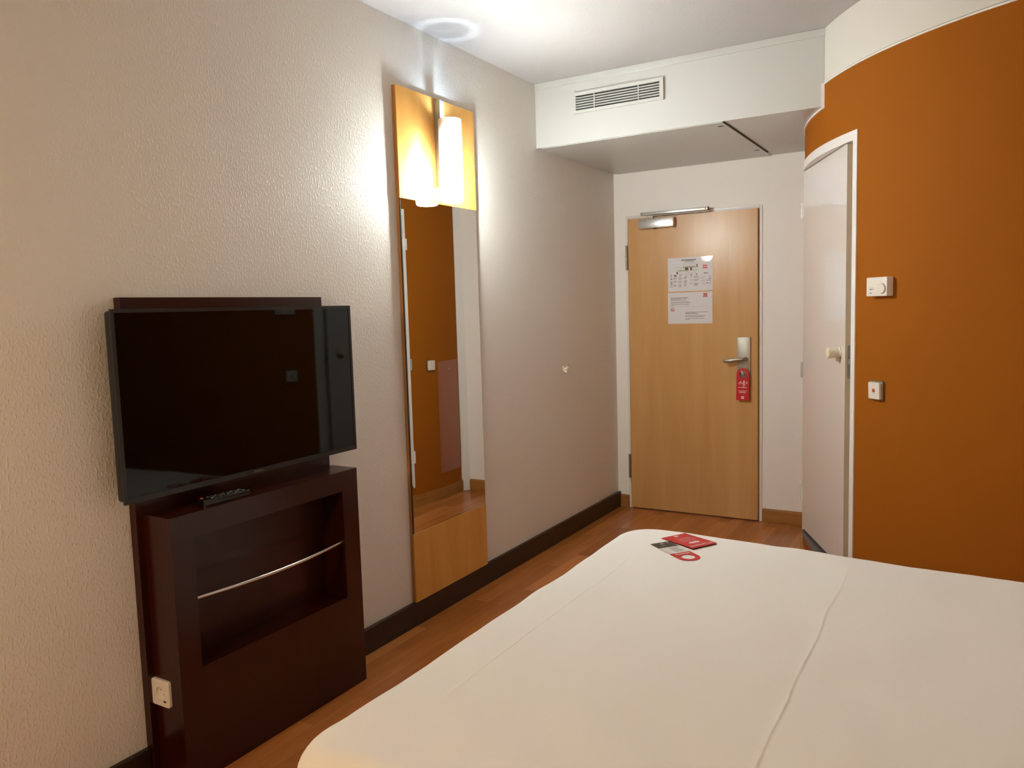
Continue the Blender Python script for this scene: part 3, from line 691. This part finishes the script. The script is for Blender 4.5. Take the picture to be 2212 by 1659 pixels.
# ================================================================== BED
BZ = .600
bx0, bx1, by0, by1 = 1.052, 2.99, .985, 2.700
bed = thing('bed', ((bx0+bx1)/2,(by0+by1)/2,0), 'large bed with a plain white sheet, its foot towards the television', 'bed')
MB().box((bx0+.10,by0+.10,.10),(bx1,by1-.18,.30),.01).build('bed_base','wenge',bed)
for x in (bx0+.2,bx1-.15):
    for y in (by0+.25,by1-.32): MB().lathe([(.03,0),(.03,.0995)],20,Matrix.Translation((x,y,0))).build('leg','steel_dark',bed,smooth=40)
def sheet():
    RC, r, drop = .15, .055, .50
    ix0, ix1, iy0, iy1 = bx0+RC, bx1-RC, by0+RC, by1-RC
    E = RC-r+r*PI/2+(drop-r)
    def axis(a0,a1,nin,ext):
        ex = [0,.02,.04,.06,.075,.085]+[.095+r*PI/2*k/8 for k in range(9)]
        ex += [ex[-1]+(drop-r)*k/8 for k in range(1,9)]
        ex = [e for e in ex if e > 0]
        mid = [a0]
        while mid[-1] < a1:
            fine = any(abs(mid[-1]-xc) < .022 for xc in ext)
            mid.append(mid[-1]+(.0016 if fine else nin))
        mid[-1] = a1
        return [a0-e for e in reversed(ex)]+mid+[a1+e for e in ex]
    us, vs_ = axis(ix0,ix1,.0085,(1.846,1.152+.06)), axis(iy0,iy1,.0095,())
    bm = bmesh.new(); grid = []
    for v in vs_:
        row = []
        for u in us:
            px, py = min(max(u,ix0),ix1), min(max(v,iy0),iy1)
            ex, ey = u-px, v-py
            e = max(abs(ex),abs(ey)); hl = math.hypot(ex,ey)
            flat = RC-r
            if e <= 1e-9: x, y, z, dn = px, py, BZ, Vector((0,0,0))
            else:
                n = Vector((ex/hl,ey/hl,0)); dn = n
                if e <= flat:
                    cw = max(0,min(1,2*n.x*n.y))**2 if n.x < 0 and n.y < 0 else 0
                    o, d = e*(1+cw*.036/flat), 0
                elif e <= flat+r*PI/2:
                    a = (e-flat)/r; o, d = flat+r*math.sin(a), r*(1-math.cos(a))
                    cw = max(0,min(1,2*n.x*n.y))**2 if n.x < 0 and n.y < 0 else 0
                    o += cw*(.14*max(0,d-r*.4)+.036)
                else:
                    d = r+(e-flat-r*PI/2); o = flat+r
                    s = (px*n.y*9+py*n.x*9+math.atan2(n.y,n.x)*1.2)
                    cw = max(0,min(1,2*n.x*n.y))**2 if n.x < 0 and n.y < 0 else 0
                    o += (.006+.006*cw)*min(1,d/.15)*math.sin(s*3.1)+.035*(d/drop)**1.3
                    o += cw*(.14*min(d-r*.4,.16)+.036)
                x, y, z = px+n.x*o, py+n.y*o, BZ-d
            # far side runs slightly towards the head
            y -= .078*max(0,x-1.30)*max(0,min(1,(y-by0)/(by1-by0)))**2
            top = max(0,1-(BZ-z)/.06)
            q = Vector((x*2.2,y*2.2,0))
            calm = 1-math.exp(-(((x-1.32)/.20)**4+((y-2.49)/.22)**4))
            z += top*calm*(.006*noise.noise(q)+.0042*noise.noise(q*3.1+Vector((3,1,0)))+.0010*noise.noise(Vector((x*16,y*11,5))))
            # two straight fold lines along y
            def ridge(xc,h,wd,ya,yb,wig):
                t = min(max((y-ya)/.12,0),1)*min(max((yb-y)/.12,0),1)
                xx = xc+wig*noise.noise(Vector((0,y*5,xc)))+wig*.3*noise.noise(Vector((3,y*31,xc)))
                dx = x-xx
                return t*h*(math.exp(-abs(dx)/wd) if dx < 0 else math.exp(-dx/(wd*.35))) - t*h*.25*math.exp(-((dx-.005)/.003)**2)
            wob = .55+.9*max(0,noise.noise(Vector((1,y*8,2)))+.25)
            z += top*(ridge(1.846,.0030*wob*min(1,.25+max(0,2.45-y)*1.3),.0075,.9,2.60,.007)+ridge(1.212,.0011,.004,1.25,2.35,.003))
            # small crumples beside the fold
            cr = math.exp(-((x-1.80)/.07)**2)*math.exp(-((y-1.62)/.22)**2)
            z += top*cr*.0016*noise.noise(Vector((x*70+y*20,y*26-x*10,1)))
            cr = math.exp(-((x-1.99)/.10)**2)*math.exp(-((y-1.80)/.25)**2)
            z += top*cr*.0040*noise.noise(Vector((x*13,y*15,4)))
            row.append(bm.verts.new((x,y,z)))
        grid.append(row)
    for j in range(len(grid)-1):
        for i in range(len(us)-1):
            bm.faces.new([grid[j][i],grid[j][i+1],grid[j+1][i+1],grid[j+1][i]])
    mb = MB(); mb.bm.free(); mb.bm = bm
    return mb
sh = sheet().build('bed_sheet','sheet',bed,smooth=180)
MB().box((bx0+.065,by0+.065,.3005),(bx1-.02,by1-.21,.575),.05,4).build('mattress','grey_card',bed,smooth=40)

# ---------------- two cards on the bed
zc = BZ+.0014
# folded red card, writing faces away from the camera: local x across, y from the camera side to the far side
p, q, r = (1.4245,2.566,zc), (1.371,2.473,zc), (1.292,2.655,zc)
CM = frame_mx(p, (Vector(q)-Vector(p)).normalized(), Vector((0,0,1)).cross((Vector(q)-Vector(p)).normalized()), (0,0,1))
sgn = 1 if (Vector(r)-Vector(p)).dot(CM.col[1].to_3d()) > 0 else -1
CW, CL = .108, .158
if sgn < 0: CM = CM @ Matrix.Scale(-1,4,(0,1,0))
rc1 = thing('folded_card', CM @ Vector((CW/2,CL/2,0)), 'folded red card with white print on the far corner of the bed', 'card')
def cshape(mb, k0, k1, th=.0005):
    """slightly bowed card surface from the camera-side edge (y=0) to the far edge"""
    n = 12
    prof = lambda t: .0036*math.sin(min(1,(1-t)*1.0)*PI*.5)**2*k1+k0
    top = [[mb.bm.verts.new(CM @ Vector((x,CL*i/n,prof(i/n)))) for x in (0,CW)] for i in range(n+1)]
    bot = [[mb.bm.verts.new(CM @ Vector((x,CL*i/n,prof(i/n)-th))) for x in (0,CW)] for i in range(n+1)]
    for i in range(n):
        mb.bm.faces.new([top[i][0],top[i][1],top[i+1][1],top[i+1][0]]); mb.bm.faces.new([bot[i+1][0],bot[i+1][1],bot[i][1],bot[i][0]])
        for s in (0,1): mb.bm.faces.new([top[i][s],top[i+1][s],bot[i+1][s],bot[i][s]])
    mb.bm.faces.new([top[0][1],top[0][0],bot[0][0],bot[0][1]]); mb.bm.faces.new([top[n][0],top[n][1],bot[n][1],bot[n][0]])
    return prof
m = MB(); prof = cshape(m,.0008,1.0); m.build('card_front','red',rc1,smooth=40)
m = MB(); cshape(m,.0001,.12); m.build('card_back','red_edge',rc1,smooth=40)
def cz(t): return prof(t)+.0004
def cbox(mb,a,c,d,e):
    t = (d+e)/2
    sl = math.atan2(prof(e)-prof(d),(e-d)*CL) if e > d else 0
    vs = [CM @ Vector((CW*x,CL*y,cz(y)+h)) for h in (0,.0002) for x,y in ((a,d),(c,d),(c,e),(a,e))]
    mb._faces(vs,[[3,2,1,0],[4,5,6,7],[0,1,5,4],[1,2,6,5],[2,3,7,6],[3,0,4,7]])
m = MB()
for k,(a,c,v) in enumerate(((.05,.24,.10),(.58,.95,.115),(.30,.56,.115))): words(m,a,c,v,.030,lambda mm,p,q,r_,s: cbox(mm,p,q,r_+random.uniform(-.012,.004),s+random.uniform(-.004,.012)),w=.038)
# cloud-like mark
cl = [(.51+.215*math.cos(a)*(1+.10*math.cos(5*a+.6)), .325+.062*math.sin(a)*(1+.16*math.cos(6*a))) for a in [i*PI/20 for i in range(40)]]
vs_c = [CM @ Vector((CW*x_,CL*y_,cz(y_)+h)) for h in (0,.0002) for x_,y_ in cl]
m._faces(vs_c,[list(range(40))[::-1],list(range(40,80))]+[[i,(i+1)%40,40+(i+1)%40,40+i] for i in range(40)])
for v,a,c in ((.47,.22,.78),(.53,.18,.80),(.59,.20,.76),(.65,.22,.74),(.71,.24,.72)): words(m,a,c,v,.011,lambda mm,p,q,r_,s: cbox(mm,p,q,r_,s),w=.12)
m.build('lettering','pink_print',rc1)
m = MB(); cbox(m,.44,.58,.86,.94); m.build('logo','pink_print',rc1)

# hanger card beside it: local x across, y along, from the dark end to the round end
p, q = Vector((1.2235,2.471,zc)), Vector((1.2695,2.528,zc)); e2 = Vector((1.4135,2.366,zc))
ex = (q-p).normalized(); ey = ex.cross(Vector((0,0,1)))
if ey.dot(e2-p) < 0: ey = -ey
GM = frame_mx(p, ex, ey, ex.cross(ey))
fl = 1 if ex.cross(ey).z > 0 else -1
GW = .076
hc = thing('door_hanger', p, 'flat door hanger card with dark, white and red sections lying on the bed', 'door hanger')
def gbox(mb,a,c,d,e,k=.0004,t=.0003):
    z = sorted((fl*k, fl*(k+t))); mb.box((a,d,z[0]),(c,e,z[1]),mx=GM); return mb
z = sorted((0,fl*.0005))
yb = .208; R = GW/2
oc, ic = [], []
N = 40
gcx, gcy = GW/2, yb-R
for i in range(N):
    a = 2*PI*i/N; c_, s_ = math.cos(a), math.sin(a)
    ic.append((gcx+.0225*c_, gcy+.0225*s_))
    if s_ >= 0: oc.append((gcx+R*c_, gcy+R*s_))
    else:
        k = min(R/abs(c_) if abs(c_) > 1e-6 else 1e9, (gcy-.122)/abs(s_)); oc.append((gcx+k*c_, gcy+k*s_))
for cx in (0,GW):
    j = min(range(N), key=lambda i: (oc[i][0]-cx)**2+(oc[i][1]-.122)**2); oc[j] = (cx,.122)
MB().ring(oc,ic,z[0],z[1],GM).build('red_section','red',hc)
MB().prism([(0,.0565),(GW,.0565),(GW,.1218),(0,.1218)],z[0],z[1],GM).build('white_section','grey_card',hc)
MB().prism([(0,0),(GW,0),(GW,.0563),(0,.0563)],z[0],z[1],GM).build('dark_section','dark_card',hc)
m = MB(); words(m,.012,.066,.136,.006,lambda mm,a,c,d,e: gbox(mm,a,c,d,e,.0006),w=.011); gbox(m,.0,.016,gcy-.0005,gcy+.001,.0006); m.build('lettering','pink_print',hc)
m = MB()
for v in (.066,.073,.080,.087,.094,.101,.108): words(m,.030,.030+.040*random.uniform(.6,1),v,.0032,lambda mm,a,c,d,e: gbox(mm,a,c,d,e,.0006),w=.010)
m.build('small_print','light_grey_mark',hc)
m = MB(); gbox(m,.022,.034,.030,.044,.0006); gbox(m,.026,.031,.020,.031,.0006); m.build('picture','brown_print',hc)
m = MB(); gbox(m,.030,.042,.012,.017,.0006); gbox(m,.058,.063,.008,.013,.0006); m.build('caption','pink_print',hc)

# ================================================================== LIGHTS
def light(name, kind, loc, energy, col, **k):
    l = bpy.data.lights.new(name, kind); l.energy = energy; l.color = col
    for a, v in k.items(): setattr(l, a, v)
    o = bpy.data.objects.new(name, l); C.objects.link(o); o.location = loc; return o
light('ceiling_ring_spot','SPOT',(lx,ly,2.135),8.0,(.72,.9,1.0),spot_size=math.radians(50),spot_blend=.3,shadow_soft_size=.009).rotation_euler = (PI,0,0)  # added spot, shines through the mask's gap to cast the ceiling ring
light('bulb_light','SPOT',(lx,ly,2.2655),2.6,(.58,.80,1.0),spot_size=math.radians(150),spot_blend=.6,shadow_soft_size=.012).rotation_euler = (PI,0,0)
# unseen warm lamp behind the photographer, a bare light with no fitting
o = light('unseen_warm_lamp','SPOT',(.75,-1.0,1.75),68.0,(1.0,.71,.40),spot_size=math.radians(165),spot_blend=1.0,shadow_soft_size=.16)
o.rotation_euler = (Vector((1.15,1.5,.5))-o.location).to_track_quat('-Z','Y').to_euler()
wd = bpy.data.worlds.new('night'); bpy.context.scene.world = wd; wd.use_nodes = True
wd.node_tree.nodes['Background'].inputs[0].default_value = (.02,.02,.022,1)

# ================================================================== CAMERA
cam = bpy.data.cameras.new('camera'); co = bpy.data.objects.new('camera', cam); C.objects.link(co)
yaw, pit, rol = math.radians(-30.656), math.radians(-5.4106), math.radians(-1.6703)
fw = Vector((math.sin(yaw)*math.cos(pit), math.cos(yaw)*math.cos(pit), math.sin(pit)))
rt = Vector((math.cos(yaw), -math.sin(yaw), 0)); up = rt.cross(fw)
r2 = rt*math.cos(rol)+up*math.sin(rol); u2 = -rt*math.sin(rol)+up*math.cos(rol)
co.matrix_world = frame_mx((2.1608,0,1.4078), r2, u2, -fw)
cam.sensor_width = 36; cam.lens = 1697.675/2212*36; cam.clip_start = .02
bpy.context.scene.camera = co
vs = bpy.context.scene.view_settings
vs.view_transform = 'Standard'; vs.look = 'None'; vs.exposure = .74; vs.gamma = 1; vs.use_curve_mapping = False
